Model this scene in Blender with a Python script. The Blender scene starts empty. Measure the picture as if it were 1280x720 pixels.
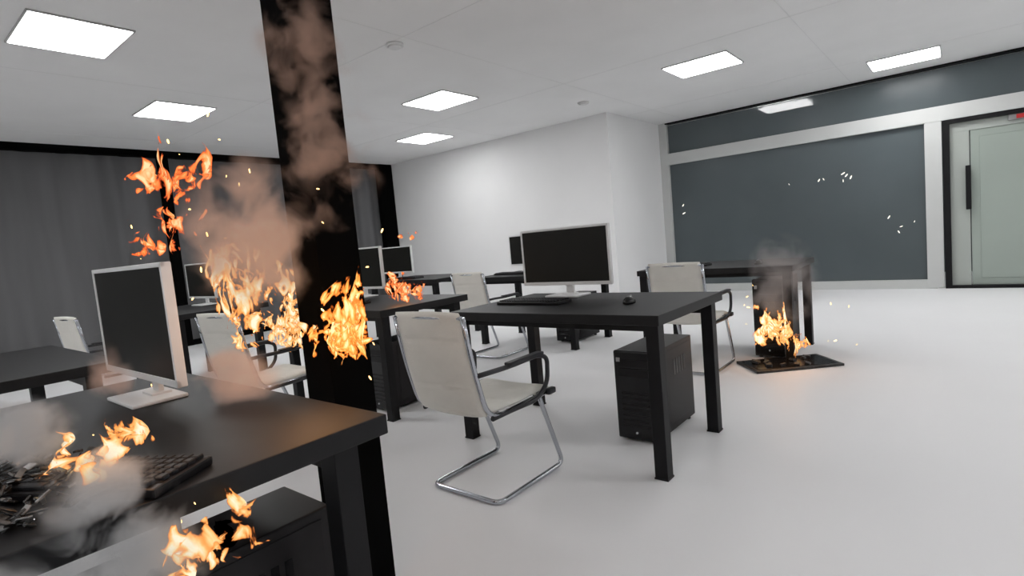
import bpy, bmesh, math, random
from mathutils import Vector, Matrix, Euler, noise
random.seed(7)
S=bpy.context.scene
try:
    S.view_settings.view_transform='Standard'
except Exception: pass
D2=bpy.data
COL=S.collection

# ------------------------------------------------------------ materials
def new_mat(name):
    m=D2.materials.new(name); m.use_nodes=True
    nt=m.node_tree
    for n in list(nt.nodes): nt.nodes.remove(n)
    o=nt.nodes.new('ShaderNodeOutputMaterial')
    return m,nt,o
def pbr(name,col,rough=.5,metal=0,spec=.5,var=0.0,vscale=6,bump=0,bscale=60,alpha=1):
    m,nt,o=new_mat(name)
    b=nt.nodes.new('ShaderNodeBsdfPrincipled')
    b.inputs['Roughness'].default_value=rough; b.inputs['Metallic'].default_value=metal
    b.inputs['Specular IOR Level'].default_value=spec
    b.inputs['Alpha'].default_value=alpha
    nt.links.new(b.outputs[0],o.inputs[0])
    tc=nt.nodes.new('ShaderNodeTexCoord')
    n=nt.nodes.new('ShaderNodeTexNoise'); n.inputs['Scale'].default_value=vscale; n.inputs['Detail'].default_value=4
    nt.links.new(tc.outputs['Object'],n.inputs['Vector'])
    r=nt.nodes.new('ShaderNodeValToRGB')
    r.color_ramp.elements[0].position=.3; r.color_ramp.elements[1].position=.7
    r.color_ramp.elements[0].color=tuple(c*(1-var) for c in col)+(1,)
    r.color_ramp.elements[1].color=tuple(min(1,c*(1+var)) for c in col)+(1,)
    nt.links.new(n.outputs['Fac'],r.inputs[0]); nt.links.new(r.outputs[0],b.inputs['Base Color'])
    if bump:
        n2=nt.nodes.new('ShaderNodeTexNoise'); n2.inputs['Scale'].default_value=bscale
        nt.links.new(tc.outputs['Object'],n2.inputs['Vector'])
        bp=nt.nodes.new('ShaderNodeBump'); bp.inputs['Strength'].default_value=bump; bp.inputs['Distance'].default_value=.01
        nt.links.new(n2.outputs['Fac'],bp.inputs['Height']); nt.links.new(bp.outputs[0],b.inputs['Normal'])
    return m
def emis(name,col,s):
    m,nt,o=new_mat(name)
    e=nt.nodes.new('ShaderNodeEmission'); e.inputs[0].default_value=col+(1,); e.inputs[1].default_value=s
    nt.links.new(e.outputs[0],o.inputs[0]); return m

M_floor=pbr('floor_white',(.87,.87,.88),.5,0,.2,.015,.8)
M_wall=pbr('wall_white',(.88,.88,.88),.8,0,.2,.012,1.5)
M_ceil=pbr('ceiling_paint',(.88,.88,.88),.9,0,.1,.025,1.2)
M_seam=pbr('ceiling_seam',(.78,.78,.78),.9,0,.1)
M_black=pbr('black_laminate',(.008,.008,.009),.5,0,.3,.2,10)
M_leg=pbr('black_leg_paint',(.005,.005,.006),.5,0,.25,.2,10)
M_col=pbr('black_column_paint',(.0015,.0015,.0015),.9,0,.06,.2,5)
M_plast=pbr('black_plastic',(.008,.007,.008),.42,0,.3,.2,20)
M_plast2=pbr('black_gloss_plastic',(.004,.004,.005),.25,0,.4,.1,20)
M_key=pbr('keycap',(.012,.012,.014),.5,0,.3,.2,40)
M_white=pbr('white_plastic',(.84,.84,.84),.35,0,.4,.02,8)
M_screen=pbr('screen_off',(.012,.012,.010),.4,0,.25,.15,3)
M_leather=pbr('cream_leather',(.82,.80,.74),.55,0,.35,.04,8,.25,90)
M_chrome=pbr('chrome_tube',(.50,.52,.56),.18,1,.5,.03,10)
M_arm=pbr('black_armrest',(.012,.012,.016),.35,0,.5,.1,10)
M_frame=pbr('white_frame_paint',(.60,.61,.60),.6,0,.3,.02,3)
M_glassdark=pbr('smoked_glass',(.113,.135,.144),.28,0,.3,.14,.5,alpha=.86)
M_corr=pbr('corridor_grey',(.06,.07,.072),.8,0,.2,.1,1)
M_doorf=pbr('door_leaf_pale_green',(.36,.41,.37),.4,0,.3,.05,1)
M_doorj=pbr('door_side_panel',(.42,.45,.42),.5,0,.3,.03,1)
M_red=pbr('red_plastic',(.5,.02,.02),.5)
M_grey=pbr('grey_plastic',(.25,.25,.25),.5)
M_ember=emis('ember_glow',(1,.62,.22),4)
M_glint=emis('glint_white',(1,.95,.85),1.6)
M_panel=emis('led_panel',(1,1,1),17.2)
M_panel2=emis('led_panel_corridor',(1,1,1),38)
M_alum=pbr('panel_trim',(.5,.5,.5),.5)
M_sticker=pbr('sticker_silver',(.45,.45,.45),.4)
M_led=emis('power_led',(.7,.7,.7),.25)
M_debris=pbr('charred_debris',(.015,.013,.012),.3,0,.6,.6,20,.8,40)
M_shard=pbr('glossy_shard',(.05,.05,.05),.12,0,.8,.7,30)
M_shard2=pbr('pale_shard',(.22,.22,.22),.15,0,.8,.6,30)

def curtain_mat():
    m,nt,o=new_mat('grey_curtain')
    b=nt.nodes.new('ShaderNodeBsdfPrincipled'); b.inputs['Roughness'].default_value=.9; b.inputs['Specular IOR Level'].default_value=.1
    tc=nt.nodes.new('ShaderNodeTexCoord'); n=nt.nodes.new('ShaderNodeTexNoise')
    mp=nt.nodes.new('ShaderNodeMapping'); mp.inputs['Scale'].default_value=(1,1.2,.12)
    n.inputs['Scale'].default_value=3
    nt.links.new(tc.outputs['Object'],mp.inputs[0]); nt.links.new(mp.outputs[0],n.inputs['Vector'])
    r=nt.nodes.new('ShaderNodeValToRGB'); r.color_ramp.elements[0].position=.35; r.color_ramp.elements[1].position=.65
    r.color_ramp.elements[0].color=(.125,.125,.128,1); r.color_ramp.elements[1].color=(.155,.155,.158,1)
    nt.links.new(n.outputs['Fac'],r.inputs[0]); nt.links.new(r.outputs[0],b.inputs['Base Color']); nt.links.new(b.outputs[0],o.inputs[0])
    return m
M_curt=curtain_mat()

def math_n(nt,op,a,b=None,clamp=False):
    n=nt.nodes.new('ShaderNodeMath'); n.operation=op; n.use_clamp=clamp
    for i,x in enumerate((a,b)):
        if x is None: continue
        if isinstance(x,(int,float)): n.inputs[i].default_value=x
        else: nt.links.new(x,n.inputs[i])
    return n.outputs[0]

PALE=[(.75,.16,.03),(1,.40,.10),(1,.66,.28),(1,.90,.66)]
ORNG=[(.60,.09,.01),(1,.27,.04),(1,.52,.12),(1,.85,.42)]
REDD=[(.55,.06,.02),(.95,.17,.04),(1,.36,.10),(1,.75,.40)]
def flame_mat(name,scale,strength,thr,cols):
    m,nt,o=new_mat(name)
    tc=nt.nodes.new('ShaderNodeTexCoord')
    geo=nt.nodes.new('ShaderNodeNewGeometry')
    n=nt.nodes.new('ShaderNodeTexNoise'); n.inputs['Scale'].default_value=scale; n.inputs['Detail'].default_value=3.5
    n.inputs['Distortion'].default_value=1.4; n.inputs['Roughness'].default_value=.5
    mp=nt.nodes.new('ShaderNodeMapping'); mp.inputs['Scale'].default_value=(1,1,.6)
    nt.links.new(geo.outputs['Position'],mp.inputs[0]); nt.links.new(mp.outputs[0],n.inputs['Vector'])
    sep=nt.nodes.new('ShaderNodeSeparateXYZ'); nt.links.new(tc.outputs['UV'],sep.inputs[0])
    u=math_n(nt,'SUBTRACT',sep.outputs[0],.5); u=math_n(nt,'ABSOLUTE',u); u=math_n(nt,'MULTIPLY',u,2.0); u=math_n(nt,'POWER',u,3)
    v=math_n(nt,'POWER',sep.outputs[1],3.0)
    v0=math_n(nt,'SUBTRACT',1.0,sep.outputs[1]); v0=math_n(nt,'POWER',v0,8.0)
    e=math_n(nt,'ADD',u,v); e=math_n(nt,'ADD',e,v0); e=math_n(nt,'MULTIPLY',e,.30)
    val=math_n(nt,'SUBTRACT',n.outputs['Fac'],e)
    val=math_n(nt,'SUBTRACT',val,thr); 
    val=math_n(nt,'MULTIPLY',val,6.0,True)
    r=nt.nodes.new('ShaderNodeValToRGB'); cr=r.color_ramp
    cr.elements[0].position=0; cr.elements[0].color=cols[0]+(1,)
    cr.elements[1].position=1; cr.elements[1].color=cols[3]+(1,)
    for p,c in ((.25,cols[1]),(.55,cols[2])):
        x=cr.elements.new(p); x.color=c+(1,)
    nt.links.new(val,r.inputs[0])
    em=nt.nodes.new('ShaderNodeEmission'); em.inputs[1].default_value=strength
    nt.links.new(r.outputs[0],em.inputs[0])
    tr=nt.nodes.new('ShaderNodeBsdfTransparent')
    mx=nt.nodes.new('ShaderNodeMixShader')
    a=math_n(nt,'MULTIPLY',val,5.0,True)
    nt.links.new(a,mx.inputs[0]); nt.links.new(tr.outputs[0],mx.inputs[1]); nt.links.new(em.outputs[0],mx.inputs[2])
    nt.links.new(mx.outputs[0],o.inputs[0])
    return m
M_flame=flame_mat('flame_pale',19,1.1,.42,PALE)
M_flameO=flame_mat('flame_orange',18,1.3,.395,ORNG)
M_flameR=flame_mat('flame_red',17,1.1,.41,REDD)
M_flameF=flame_mat('flame_far',13,1.3,.42,PALE)

def smoke_mat(name,col,emc,ems,dens,nscale=7,core=.80,nm=2.8):
    m,nt,o=new_mat(name)
    tc=nt.nodes.new('ShaderNodeTexCoord'); geo=nt.nodes.new('ShaderNodeNewGeometry')
    ln=nt.nodes.new('ShaderNodeVectorMath'); ln.operation='LENGTH'; nt.links.new(tc.outputs['Object'],ln.inputs[0])
    n=nt.nodes.new('ShaderNodeTexNoise'); n.inputs['Scale'].default_value=nscale; n.inputs['Detail'].default_value=3; n.inputs['Distortion'].default_value=.5
    nt.links.new(geo.outputs['Position'],n.inputs['Vector'])
    nn=math_n(nt,'SUBTRACT',n.outputs['Fac'],.5); nn=math_n(nt,'MULTIPLY',nn,nm)
    f=math_n(nt,'SUBTRACT',core,ln.outputs['Value']); f=math_n(nt,'ADD',f,nn)
    f=math_n(nt,'MULTIPLY',f,1.8,True)
    edge=math_n(nt,'SUBTRACT',1.0,ln.outputs['Value'],True); edge=math_n(nt,'MULTIPLY',edge,3.0,True)
    f=math_n(nt,'MULTIPLY',f,edge)
    d=math_n(nt,'MULTIPLY',f,dens)
    pv=nt.nodes.new('ShaderNodeVolumePrincipled')
    pv.inputs['Color'].default_value=col+(1,)
    nt.links.new(d,pv.inputs['Density'])
    es=math_n(nt,'MULTIPLY',d,ems)  # added emission stands in for light falling on the smoke
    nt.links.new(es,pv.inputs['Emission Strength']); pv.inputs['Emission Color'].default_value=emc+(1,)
    nt.links.new(pv.outputs[0],o.inputs['Volume'])
    return m
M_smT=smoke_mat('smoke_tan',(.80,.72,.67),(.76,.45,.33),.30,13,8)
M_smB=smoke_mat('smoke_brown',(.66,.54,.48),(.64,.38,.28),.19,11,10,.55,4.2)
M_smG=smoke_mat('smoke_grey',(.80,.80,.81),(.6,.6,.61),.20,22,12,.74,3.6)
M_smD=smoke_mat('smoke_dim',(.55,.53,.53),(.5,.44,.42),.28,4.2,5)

# ------------------------------------------------------------ mesh helpers
class B:
    """collects geometry of one part"""
    def __init__(s): s.bm=bmesh.new(); s.mats=[]
    def mi(s,m):
        if m not in s.mats: s.mats.append(m)
        return s.mats.index(m)
    def box(s,c,d,m,bev=0,rot=None,seg=2):
        r=bmesh.ops.create_cube(s.bm,size=1); vs=r['verts']
        bmesh.ops.scale(s.bm,verts=vs,vec=d)
        if bev:
            es=list({e for v in vs for e in v.link_edges})
            rr=bmesh.ops.bevel(s.bm,geom=es,offset=bev,segments=seg,affect='EDGES',profile=.6)
            vs=list({v for f in rr['faces'] for v in f.verts}|{v for v in vs if v.is_valid})
            seen=set(vs); st=list(vs)
            while st:
                v=st.pop()
                for e in v.link_edges:
                    w=e.other_vert(v)
                    if w not in seen: seen.add(w); st.append(w)
            vs=list(seen)
        if rot is not None: bmesh.ops.transform(s.bm,matrix=rot.to_4x4() if isinstance(rot,Matrix) else Euler(rot).to_matrix().to_4x4(),verts=vs)
        bmesh.ops.translate(s.bm,verts=vs,vec=c)
        k=s.mi(m)
        for f in {f for v in vs for f in v.link_faces}: f.material_index=k
        return vs
    def cyl(s,c,r,h,m,seg=20,rot=None,r2=None):
        q=bmesh.ops.create_cone(s.bm,cap_ends=True,segments=seg,radius1=r,radius2=r if r2 is None else r2,depth=h); vs=q['verts']
        if rot: bmesh.ops.transform(s.bm,matrix=Euler(rot).to_matrix().to_4x4(),verts=vs)
        bmesh.ops.translate(s.bm,verts=vs,vec=c)
        k=s.mi(m)
        for f in {f for v in vs for f in v.link_faces}: f.material_index=k; f.smooth=len(f.verts)==4
    def tube(s,pts,r,m,seg=10,bend=.05,closed=False):
        P=[Vector(p) for p in pts]; out=[]
        n=len(P)
        for i,p in enumerate(P):
            if not closed and i in(0,n-1): out.append(p); continue
            a=P[(i-1)%n]; b=P[(i+1)%n]
            da=(a-p); db=(b-p); l=min(bend,da.length*.45,db.length*.45)
            p0=p+da.normalized()*l; p1=p+db.normalized()*l
            for t in (0,.2,.4,.6,.8,1): out.append(p0*(1-t)**2+p*2*t*(1-t)+p1*t*t)
        N=len(out); rings=[]; k=s.mi(m); prev=None
        for i,p in enumerate(out):
            if closed: t=(out[(i+1)%N]-out[i-1]).normalized()
            else: t=(out[min(i+1,N-1)]-out[max(i-1,0)]).normalized()
            if prev is None:
                u=t.orthogonal().normalized()
            else:
                u=(prev-t*prev.dot(t)).normalized()
            prev=u; w=t.cross(u)
            rings.append([s.bm.verts.new(p+(u*math.cos(2*math.pi*j/seg)+w*math.sin(2*math.pi*j/seg))*r) for j in range(seg)])
        rng=range(N) if closed else range(N-1)
        for i in rng:
            A=rings[i]; C=rings[(i+1)%N]
            for j in range(seg):
                f=s.bm.faces.new((A[j],A[(j+1)%seg],C[(j+1)%seg],C[j])); f.smooth=True; f.material_index=k
        if not closed:
            for R in (rings[0][::-1],rings[-1]):
                f=s.bm.faces.new(R); f.material_index=k
    def obj(s,name,parent=None,loc=(0,0,0),rot=(0,0,0)):
        bmesh.ops.recalc_face_normals(s.bm,faces=s.bm.faces)
        me=D2.meshes.new(name); s.bm.to_mesh(me); s.bm.free()
        for m in s.mats: me.materials.append(m)
        o=D2.objects.new(name,me); COL.objects.link(o)
        o.location=loc; o.rotation_euler=rot
        if parent: o.parent=parent
        return o
def empty(name,loc=(0,0,0),rotz=0):
    e=D2.objects.new(name,None); e.empty_display_size=.1; COL.objects.link(e); e.location=loc; e.rotation_euler=(0,0,rotz); return e
def box1(name,c,d,m,bev=0,parent=None):
    b=B(); b.box((0,0,0),d,m,bev); return b.obj(name,parent,c)
CACHE={}
def inst(key,builder,name,loc,rotz=0,scale=None):
    """build parts once, reuse the meshes for repeats"""
    e=empty(name,loc,rotz)
    if scale: e.scale=scale
    if key not in CACHE:
        CACHE[key]=[(o.name,o.data) for o in builder(e)]
    else:
        for n,me in CACHE[key]:
            o=D2.objects.new(n.split('.')[0],me); COL.objects.link(o); o.parent=e
    return e

# ------------------------------------------------------------ room
H=2.9; XW=-9.15; XE=4.5; YN=9.3; YB=7.45; XJ=-4.02; YS=-4.5
box1('floor',((XW+XE)/2-.1,3.4,-.05),(XE-XW+1,17,.1),M_floor)
box1('wall_back',((XW+XJ)/2-.1,YB+.1,H/2),(XJ-XW+.2,.2,H+.02),M_wall)
box1('wall_return',(XJ-.1,(YB+YN)/2+.2,H/2),(.2,YN-YB+.0,H+.02),M_wall)
box1('wall_east',(XE+.1,2.4,H/2),(.2,14,H+.02),M_wall)
box1('wall_south',((XW+XE)/2,YS-.1,H/2),(XE-XW,.2,H+.02),M_wall)
box1('wall_west',(XW-.25,1.5,H/2),(.2,12.4,H+.02),M_col)
e=empty('ceiling',(0,0,0))
box1('slab',((XW+XE)/2-.1,3.4,H+.06),(XE-XW+1,17,.1),M_ceil,0,e)
b=B()
b.box(((XW+XE)/2,2.4,H+.004),(XE-XW,13.8,.008),M_ceil)
for i in range(6):
    x=-8.35+i*2.4
    b.box((x,2.4,H-.0005),(.005,13.8,.002),M_seam)
for i in range(6):
    b.box(((XW+XE)/2,-4+i*2.4,H-.0005),(XE-XW,.005,.002),M_seam)
b.obj('tiles',e)

# ceiling light panels (recessed troffers with a raised rim)
def panel_build(e):
    w,d=.70,.60
    b=B(); b.box((0,0,-.008),(w-.03,d-.03,.016),M_panel); o1=b.obj('diffuser',e)
    b=B()
    for sx in(-1,1):
        b.box((sx*w/2,0,-.007),(.012,d+.012,.014),M_alum,.003)
        b.box((0,sx*d/2,-.007),(w+.012,.012,.014),M_alum,.003)
    o2=b.obj('rim',e); return [o1,o2]
LP=[(-4.96,1.29),(-6.72,2.6),(-4.84,4.85),(-6.64,6.23),(-2.2,6.36),(-.5,8.42),
    (-1.2,-1.6),(1.6,6.6),(1.4,3.6),(-6.9,-1.2),(-3.6,-2.6),(1.6,.2),(3.4,8.4)]  # this row: unseen panels, added out of view to keep the room lit
for x,y in LP: inst('panel',panel_build,'ceiling_light_panel',(x,y,H))
e=empty('ceiling_light_panel',(-2.15,9.95,H-.01)); b=B(); b.box((0,0,-.004),(.68,.56,.012),M_panel2); b.obj('diffuser',e)
def det_build(e):
    b=B(); b.cyl((0,0,-.010),.075,.020,M_seam,28); b.cyl((0,0,-.026),.05,.016,M_seam,28,None,.065); return [b.obj('body',e)]
inst('det',det_build,'smoke_detector',(-3.72,3.25,H)); inst('det',det_build,'smoke_detector',(-3.9,6.6,H))

# window wall with curtains
ew=empty('window_1',(0,0,0))
b=B()
ny=520; nz=6; y0=YS; y1=YB-.02; k=b.mi(M_curt); rows=[]
for j in range(nz+1):
    z=.02+(H-.1)*j/nz; row=[]
    for i in range(ny+1):
        y=y0+(y1-y0)*i/ny
        amp=.030+.012*noise.noise(Vector((y*.8,0,z*.2)))
        x=XW+amp*math.sin(y*2*math.pi/.36+1.3*noise.noise(Vector((y*.7,3,0))))+.02*noise.noise(Vector((y*2,7,z*.6)))
        row.append(b.bm.verts.new((x-.04,y,z)))
    rows.append(row)
for j in range(nz):
    for i in range(ny):
        f=b.bm.faces.new((rows[j][i],rows[j][i+1],rows[j+1][i+1],rows[j+1][i])); f.smooth=True; f.material_index=k
b.obj('curtain',ew)
b=B()
for y in (-4.4,-.75,3.25):
    b.box((XW+.06,y,H/2),(.1,.13,H),M_col,.004)
b.box((XW+.08,YB-.17,H/2),(.14,.32,H),M_col,.004)
b.box((XW+.07,1.5,H-.045),(.12,11.9,.09),M_col,.004)
b.box((XW+.05,1.5,.04),(.1,11.9,.08),M_col,.004)
b.obj('mullions',ew)

# glazed partition on the north side
e=empty('window_2',(0,YN,0))
b=B()
b.box((XJ+.07,0,H/2),(.14,.10,H),M_frame,.002)
b.box((-.265,0,1.10),(.18,.104,2.18),M_frame,.002)
b.box((-2.1,.0,.06),(3.7,.092,.12),M_frame,.002)
b.box((.25,.0,2.285),(8.5,.112,.19),M_frame,.002)
b.obj('frame',e)
b=B(); b.box((-2.12,.02,1.15),(3.56,.012,2.1),M_glassdark); b.obj('pane_main',e)
b=B(); b.box((.3,.02,2.62),(8.4,.012,.48),M_glassdark); b.obj('pane_transom',e)
box1('trim_1',(.3,YN,H-.015),(8.4,.118,.022),M_leg)
box1('wall_corridor',(0,YN+2.2,H/2),(10,.1,H),M_corr)
# door
e=empty('door_1',(0,YN,0))
b=B()
b.box((-.13,0,1.09),(.07,.13,2.18),M_leg,.004)
b.box((.75,0,2.16),(1.82,.134,.055),M_leg,.004)
b.box((1.66,0,1.09),(.07,.13,2.18),M_leg,.004)
b.box((.75,0,.02),(1.8,.126,.04),M_leg,.003)
b.obj('frame',e)
b=B()
b.box((.0,.02,1.08),(.2,.05,2.10),M_doorj,.003)
b.box((.76,.02,2.08),(1.7,.054,.12),M_doorj,.003)
b.obj('side_panel',e)
b=B()
b.box((.85,.03,1.03),(1.48,.045,1.98),M_doorf,.004)
b.box((.85,.005,1.03),(1.3,.01,1.8),M_doorf,.004)
b.obj('leaf',e)
b=B(); b.box((.085,-.06,1.30),(.055,.03,.56),M_leg,.008)
b.box((.085,-.02,1.08),(.03,.07,.03),M_leg); b.box((.085,-.02,1.52),(.03,.07,.03),M_leg)
b.obj('handle',e)
b=B(); b.box((.60,-.03,2.1),(.26,.03,.075),M_grey,.004); b.box((.62,-.048,2.1),(.15,.01,.05),M_red); b.obj('sign',e)
box1('wall_north',(3.2,YN+.05,1.1),(2.95,.1,2.2),M_wall)

# column
b=B(); b.box((-1.635,1.035,H/2),(.155,.155,H),M_col,.002); b.obj('column')

# ------------------------------------------------------------ desks
DH=.765
def desk_build(e):
    W,Dp=1.30,.84
    b=B(); b.box((0,0,DH-.024),(W,Dp,.048),M_black,.004); o1=b.obj('top',e)
    out=[o1]
    for i,(sx,sy) in enumerate(((-1,-1),(1,-1),(-1,1),(1,1))):
        b=B(); b.box((sx*(W/2-.045),sy*(Dp/2-.05)-(0.06 if sy>0 else 0),(DH-.048)/2),(.062,.062,DH-.048),M_leg,.003)
        b.box((sx*(W/2-.045),sy*(Dp/2-.05)-(0.06 if sy>0 else 0),.004),(.068,.068,.008),M_leg,.002)
        out.append(b.obj('leg_%d'%(i+1),e))
    b=B()
    b.box((0,Dp/2-.12,DH-.075),(W-.16,.02,.055),M_leg,.002)
    b.box((0,-Dp/2+.06,DH-.065),(W-.16,.02,.035),M_leg,.002)
    out.append(b.obj('rail',e))
    return out
desks={'a':(-1.68,2.66),'b':(-3.63,2.66),'c':(-1.66,5.05),'d':(-3.63,4.97),'e':(-5.58,4.97),'f':(-1.72,.37),'g':(-3.66,.37),'h':(-5.9,2.22)}
for k,(x,y) in desks.items(): inst('desk',desk_build,'office_desk',(x,y,0))

# ------------------------------------------------------------ monitors
def mon_build(e):
    W,Hh=.66,.365; zb=.072
    out=[]
    b=B()
    t=.014
    b.box((0,.0,zb+Hh/2),(W,.022,Hh),M_white,.004)
    for sx in(-1,1): b.box((sx*(W/2-t/2),-.012,zb+Hh/2),(t,.012,Hh),M_white,.002)
    b.box((0,-.012,zb+Hh-t/2),(W,.012,t),M_white,.002); b.box((0,-.012,zb+t*.75),(W,.012,t*1.5),M_white,.002)
    b.box((0,.022,zb+Hh/2),(W*.6,.03,Hh*.6),M_white,.012)
    out.append(b.obj('housing',e))
    b=B(); b.box((0,-.0125,zb+Hh/2+.003),(W-2*t,.004,Hh-2.4*t),M_screen); out.append(b.obj('screen',e))
    b=B(); b.box((0,.035,.10),(.055,.018,.19),M_white,.005); b.box((0,.03,.175),(.09,.03,.07),M_white,.005); out.append(b.obj('neck',e))
    b=B(); b.box((0,.0,.006),(.25,.16,.012),M_white,.005); b.box((0,.03,.014),(.09,.06,.01),M_white,.003); out.append(b.obj('foot',e))
    return out
for x,y,s in ((-1.95,2.93,1),(-4.15,2.95,1),(-3.93,5.22,1),(-6.05,4.92,1),(-1.955,.565,.94),(-6.13,2.4,1)):
    inst('mon',mon_build,'monitor',(x,y,DH),0,(s,s,s))

# ------------------------------------------------------------ keyboard / mouse
def kb_build(e):
    b=B(); b.box((0,0,.009),(.45,.15,.018),M_plast,.005); o1=b.obj('tray',e)
    b=B()
    for r in range(6):
        x=-.213
        while x<.20:
            w=.0165
            if r==5 and -.10<x<0.0: w=.09
            b.box((x+w/2,.058-r*.0225,.0215),(w,.018,.009),M_key,.002,seg=1)
            x+=w+.003
    o2=b.obj('keys',e); return [o1,o2]
for x,y,r in ((-1.98,2.60,0),(-3.75,2.5,0),(-1.98,4.95,0),(-3.95,4.85,0),(-5.7,4.8,0),(-1.30,.245,.55)):
    inst('kb',kb_build,'keyboard',(x,y,DH),r)
def mouse_build(e):
    b=B(); q=bmesh.ops.create_uvsphere(b.bm,u_segments=20,v_segments=12,radius=1); vs=q['verts']; k=b.mi(M_plast2)
    for v in vs:
        v.co.x*=.032*(1-.12*v.co.y); v.co.y*=.056; v.co.z=max(v.co.z,-.1)*.036
        v.co.z+=.0036
    for f in b.bm.faces: f.smooth=True
    b.box((0,.03,.036),(.006,.02,.01),M_grey,.002)
    return [b.obj('shell',e)]
for x,y in ((-1.36,2.62),(-1.33,4.92),(-3.3,4.85)):
    inst('mouse',mouse_build,'computer_mouse',(x,y,DH),.2)

# ------------------------------------------------------------ PC towers
def pc_build(e):
    W,Dp,h=.235,.5,.50; out=[]
    b=B(); b.box((0,0,.02+h/2-.01),(W,Dp,h-.02),M_plast,.006); 
    b.box((W/2+.001,.03,.02+h/2),(.004,Dp-.12,h-.09),M_plast,.002)
    b.box((-W/2-.001,.03,.02+h/2),(.004,Dp-.12,h-.09),M_plast,.002)
    for i in range(5): b.box((W/2+.003,-.02+i*.035,.02+h*.7),(.003,.02,.09),M_plast2,.0)
    out.append(b.obj('case',e))
    b=B(); b.box((0,-Dp/2-.012,.02+h/2-.01),(W-.006,.03,h-.012),M_plast2,.01)
    b.box((0,-Dp/2-.029,h-.065),(W-.06,.004,.042),M_plast,.002)
    b.box((0,-Dp/2-.029,h-.115),(W-.06,.004,.042),M_plast,.002)
    for i in range(7): b.box((0,-Dp/2-.029,.09+i*.03),(W-.08,.003,.012),M_plast,.001)
    out.append(b.obj('front_panel',e))
    b=B(); b.box((-.085,-Dp/2-.030,.455),(.022,.003,.022),M_sticker); b.cyl((0,-Dp/2-.029,.055),.006,.006,M_led,16,(math.pi/2,0,0)); out.append(b.obj('badge',e))
    b=B()
    for sx in(-1,1):
        for sy in(-1,1): b.cyl((sx*.09,sy*.2,.006),.016,.012,M_leg,12)
    out.append(b.obj('feet',e)); return out
for x,y,sz in ((-1.37,2.90,1),(-3.30,2.66,1),(-3.32,5.15,1),(-1.22,4.99,1.3),(-1.42,.50,1)):
    inst('pc',pc_build,'computer_tower',(x,y,0),0,(1,1,sz))

# ------------------------------------------------------------ chairs
def chair_build(e):
    """cantilever visitor chair, faces +Y, origin at floor under the seat"""
    w=.208; out=[]
    b=B()
    b.tube([(-w+.02,.17,.41),(-w,.16,.37),(-w,.30,.014),(-w,-.20,.014),(w,-.20,.014),(w,.30,.014),(w,.16,.37),(w-.02,.17,.41)],.0115,M_chrome,12,.05)
    for s in(-1,1):
        b.tube([(s*(w+.005),.24,.405),(s*(w+.005),-.22,.395),(s*(w+.005),-.285,.64),(s*(w+.005),-.32,.855)],.011,M_chrome,12,.09)
    for p in ((.22,.398),(-.12,.392)):
        b.tube([(-w,p[0],p[1]),(w,p[0],p[1])],.009,M_chrome,10)
    b.tube([(-w,-.32,.852),(w,-.32,.852)],.009,M_chrome,10)
    out.append(b.obj('tube_frame',e))
    b=B()
    for s in(-1,1):
        x=s*(w+.03)
        b.tube([(s*(w+.008),-.27,.60),(x,-.22,.605),(x,-.08,.60),(x,.13,.605),(x,.20,.58),(x,.19,.46),(x,.10,.40),(s*(w+.008),-.06,.395),(s*(w+.008),-.2,.395)],.011,M_arm,12,.055)
        b.box((x,0.03,.612),(.04,.25,.016),M_arm,.007)
        b.box((s*(w+.012),.23,.405),(.03,.06,.03),M_arm,.009)
    out.append(b.obj('armrests',e))
    def sling(name,prof,th,wd,ribs):
        b=B(); k=b.mi(M_leather); NS=14; top=[];bot=[]
        P=[Vector((0,)+p) for p in prof]
        L=[0]
        for i in range(1,len(P)): L.append(L[-1]+(P[i]-P[i-1]).length)
        n=48
        def at(t):
            d=t*L[-1]
            for i in range(1,len(P)):
                if d<=L[i]+1e-9:
                    f=(d-L[i-1])/(L[i]-L[i-1]); return P[i-1].lerp(P[i],f)
            return P[-1]
        for i in range(n+1):
            t=i/n; p=at(t); q=(at(min(1,t+.03))-at(max(0,t-.03))).normalized(); nm=Vector((0,-q.z,q.y))
            rib=1-.6*sum(math.exp(-((t-r)/.012)**2) for r in ribs)
            endf=min(1,min(t,1-t)/.03); endf=math.sqrt(max(0,endf*(2-endf)))*.9+.1
            rt=[];rb=[]
            for j in range(NS+1):
                s=j/NS*2-1; ef=math.sqrt(max(0,1-abs(s)**8))*.9+.1
                hh=th/2*rib*endf*ef
                x=s*wd/2*(1-.02*(1-endf))
                sag=-.012*(1-s*s)
                rt.append(b.bm.verts.new(p+Vector((x,0,0))+nm*(hh+sag))); rb.append(b.bm.verts.new(p+Vector((x,0,0))+nm*(-hh+sag)))
            top.append(rt);bot.append(rb)
        fs=[]
        for i in range(n):
            for j in range(NS):
                fs.append(b.bm.faces.new((top[i][j],top[i][j+1],top[i+1][j+1],top[i+1][j])))
                fs.append(b.bm.faces.new((bot[i][j],bot[i+1][j],bot[i+1][j+1],bot[i][j+1])))
            fs.append(b.bm.faces.new((top[i][0],top[i+1][0],bot[i+1][0],bot[i][0])))
            fs.append(b.bm.faces.new((top[i][NS],bot[i][NS],bot[i+1][NS],top[i+1][NS])))
        for j in range(NS):
            fs.append(b.bm.faces.new((top[0][j],bot[0][j],bot[0][j+1],top[0][j+1])))
            fs.append(b.bm.faces.new((top[n][j],top[n][j+1],bot[n][j+1],bot[n][j])))
        for f in fs: f.smooth=True; f.material_index=k
        return b.obj(name,e)
    out.append(sling('backrest',[(-.215,.405),(-.24,.45),(-.26,.52),(-.285,.63),(-.305,.76),(-.325,.875)],.035,.405,(.30,.74)))
    out.append(sling('seat',[(-.23,.425),(0,.415),(.20,.425),(.25,.41),(.27,.37)],.042,.405,(.35,.66)))
    return out
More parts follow.
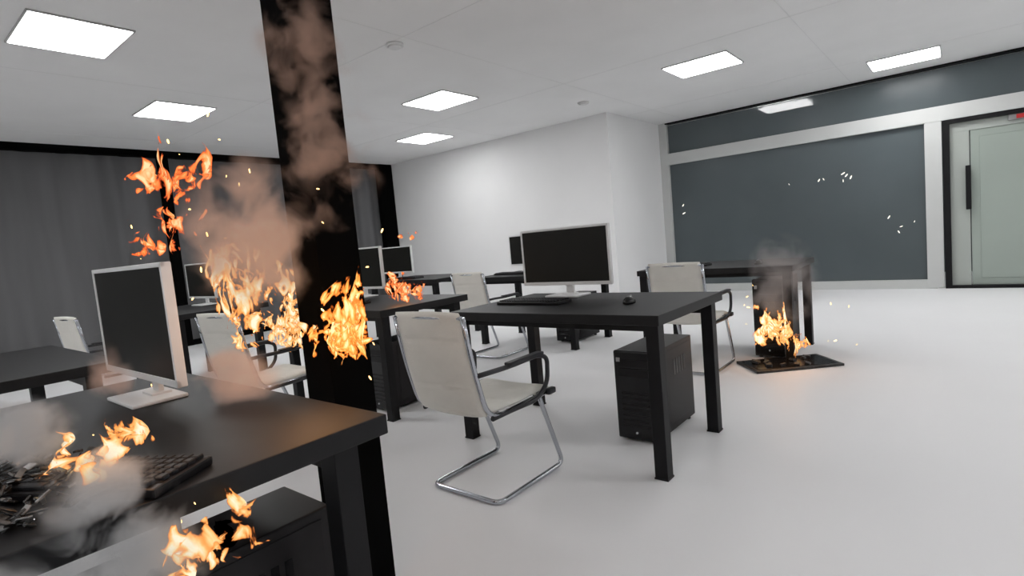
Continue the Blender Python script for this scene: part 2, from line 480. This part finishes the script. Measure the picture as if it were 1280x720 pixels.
for x,y,r in ((-1.785,1.90,0),(-1.66,4.25,0),(-3.74,4.20,0),(-3.46,1.71,.12),(-5.28,1.38,.1)):
    inst('chair',chair_build,'office_chair',(x,y,0),r)

# charred mat on floor
P4=[(-1.35,4.49),(-.82,4.94),(-.70,4.62),(-1.18,4.21)]
cx=sum(p[0] for p in P4)/4; cy=sum(p[1] for p in P4)/4
ang=math.atan2(.43,.50)
b=B(); b.box((0,0,.010),(.66,.36,.02),M_debris,.005); b.box((0,0,.021),(.60,.30,.004),M_plast2,.001)
for i in range(14):
    b.box((random.uniform(-.25,.25),random.uniform(-.13,.13),.03),(random.uniform(.02,.06),random.uniform(.02,.05),.02),M_debris,.004,(random.uniform(-.4,.4),random.uniform(-.4,.4),random.uniform(0,3)))
b.obj('burnt_floor_mat',None,(cx-.04,cy,0),(0,0,ang))
# shattered, charred debris on the foreground desk
b=B()
for i in range(380):
    a=random.uniform(0,6.28); rr=math.sqrt(random.random()); px=.22*rr*math.cos(a); py=.18*rr*math.sin(a)
    hz=.026*(1-rr*rr)+.004
    b.box((px,py,random.uniform(.004,hz+.014)),(random.uniform(.008,.036),random.uniform(.005,.018),random.uniform(.002,.006)),random.choice((M_debris,M_shard,M_shard,M_shard2)),.001,(random.uniform(-.7,.7),random.uniform(-.7,.7),random.uniform(0,3)),1)
b.obj('charred_debris',None,(-1.36,.16,DH),(0,0,.3))

# ------------------------------------------------------------ fire
def flame_cluster(name,center,size,n,mat,seed,tall=1.0,sheet=.8):
    rnd=random.Random(seed)
    b=B(); k=b.mi(mat); uvl=b.bm.loops.layers.uv.new('UVMap')
    sx,sy,sz=size
    for q in range(n):
        ox=rnd.gauss(0,.3)*sx; oy=rnd.gauss(0,.3)*sy; oz=rnd.uniform(-.5,.1)*sz
        w=rnd.uniform(.6,1.1)*sheet*max(sx,sy); h=rnd.uniform(.5,1.0)*sz*tall
        yaw=rnd.uniform(0,math.pi); lean=rnd.uniform(-.5,.5); curl=rnd.uniform(-1,1); sd=rnd.uniform(0,50)
        NU,NV=8,14; g=[]
        for j in range(NV+1):
            v=j/NV; row=[]
            ww=w*(math.sin(math.pi*min(1,(v*.85+.12)))**.7)*(1-.35*v)
            for i in range(NU+1):
                u=i/NU*2-1
                x=u*ww/2+lean*h*v*v*.6+.25*w*math.sin(v*5+sd)*v
                y=curl*(u*u-.3)*w*.45+.2*w*noise.noise(Vector((u*1.2,v*3,sd)))
                z=v*h+.12*h*noise.noise(Vector((u*1.5,v*2,sd+9)))
                X=x*math.cos(yaw)-y*math.sin(yaw); Y=x*math.sin(yaw)+y*math.cos(yaw)
                row.append((b.bm.verts.new((ox+X,oy+Y,oz+z)),i/NU,v))
            g.append(row)
        for j in range(NV):
            for i in range(NU):
                vs=(g[j][i],g[j][i+1],g[j+1][i+1],g[j+1][i])
                f=b.bm.faces.new([a[0] for a in vs]); f.smooth=True; f.material_index=k
                for l,a in zip(f.loops,vs): l[uvl].uv=(a[1],a[2])
    return b.obj(name,None,center)
fl=[((-1.88,.70,1.42),(.18,.12,.18),6,M_flameR,1),
    ((-1.93,.66,1.26),(.22,.12,.15),7,M_flameR,2),
    ((-1.83,.83,1.05),(.24,.16,.26),9,M_flame,3),
    ((-1.42,.93,.93),(.20,.10,.22),13,M_flameO,4),
    ((-1.70,.82,.92),(.22,.12,.12),5,M_flame,11),
    ((-3.30,1.75,.66),(.42,.30,.36),8,M_flame,21),
    ((-1.25,.27,.82),(.16,.10,.08),9,M_flame,5),
    ((-.985,.35,.67),(.18,.11,.11),9,M_flame,6),
    ((-3.15,2.62,.85),(.30,.16,.20),8,M_flameR,7),
    ((-3.55,3.0,1.25),(.12,.1,.1),4,M_flameR,12),
    ((-1.08,4.55,.22),(.34,.26,.42),10,M_flameF,8)]
for c,s,n,m,sd in fl: flame_cluster('fire',c,s,n,m,sd)
# embers: joined meshes
def embers(name,boxes,mat):
    b=B(); k=b.mi(mat)
    for (c,s,n,r) in boxes:
        for i in range(n):
            q=bmesh.ops.create_icosphere(b.bm,subdivisions=1,radius=1); vs=q['verts']
            rr=r*random.uniform(.5,1.3); d=Euler((random.uniform(0,6),random.uniform(0,6),0)).to_matrix()
            p=Vector([c[t]+random.uniform(-1,1)*s[t] for t in range(3)])
            for v in vs: v.co=p+d@Vector((v.co.x*rr*1.9,v.co.y*rr*.6,v.co.z*rr*.5))
            for f in {f for v in vs for f in v.link_faces}: f.material_index=k
    return b.obj(name)
embers('embers',[((-1.65,.80,1.15),(.40,.22,.4),30,.0042),((-1.1,.35,.85),(.2,.2,.2),8,.0025)],M_ember)
embers('embers',[((-1.0,4.5,.35),(.45,.35,.28),14,.006)],M_ember)
embers('glass_glints',[((-1.6,9.1,1.62),(.5,.05,.06),7,.016),((-3.6,9.1,1.4),(.03,.03,.08),2,.014),((-.6,9.1,.85),(.2,.05,.2),4,.012)],M_glint)  # small glowing bits standing in for ember reflections on the glass

# ------------------------------------------------------------ smoke (real volumes)
def smoke(name,puffs,mat):
    e=empty(name,puffs[0][0])
    for i,(c,r) in enumerate(puffs):
        bm=bmesh.new(); bmesh.ops.create_icosphere(bm,subdivisions=3,radius=1)
        me=D2.meshes.new('puff'); bm.to_mesh(me); bm.free(); me.materials.append(mat)
        o=D2.objects.new('puff_%d'%(i+1),me); COL.objects.link(o); o.parent=e
        o.location=Vector(c)-Vector(puffs[0][0]); o.scale=r if isinstance(r,tuple) else (r,r,r)
smoke('smoke_plume',[((-1.64,.80,1.23),(.23,.2,.26)),((-1.62,.70,.84),(.18,.13,.10)),((-1.93,.47,.88),(.09,.07,.12))],M_smT)
smoke('smoke_wisp',[((-1.40,.93,1.45),(.20,.16,.24)),((-1.43,.92,1.72),(.18,.15,.23))],M_smB)
smoke('smoke_cloud',[((-1.13,.25,.79),(.14,.11,.10)),((-1.05,.25,.69),(.15,.12,.12)),((-1.36,.16,.88),(.14,.12,.08)),((-1.02,.10,.70),(.13,.13,.09))],M_smG)
smoke('smoke_haze',[((-1.1,4.65,.62),(.30,.3,.42))],M_smD)

# fire light (real warm point lights inside the flames)
def pl(loc,e,r=.12,name='fire_light'):
    l=D2.lights.new(name,'POINT'); l.energy=e; l.color=(1,.5,.22); l.shadow_soft_size=r
    o=D2.objects.new(name,l); COL.objects.link(o); o.location=loc
pl((-1.42,.80,.98),1.6,.1); pl((-1.15,.28,.88),.4,.05); pl((-1.05,4.5,.25),2.0); pl((-3.15,2.6,.9),1.5)

# world
w=D2.worlds.new('world'); S.world=w; w.use_nodes=True
w.node_tree.nodes['Background'].inputs[0].default_value=(.5,.5,.5,1); w.node_tree.nodes['Background'].inputs[1].default_value=.3

# ------------------------------------------------------------ camera
cam=D2.cameras.new('camera'); co=D2.objects.new('camera',cam); COL.objects.link(co)
cam.sensor_width=36; cam.lens=689/1280*36; cam.clip_start=.02
R=Matrix(((.7746,.0147,.6323),(.6259,.1230,-.7701),(-.0891,.9923,.0860)))
co.matrix_world=Matrix.Translation((0,0,1.15))@R.to_4x4()
S.camera=co
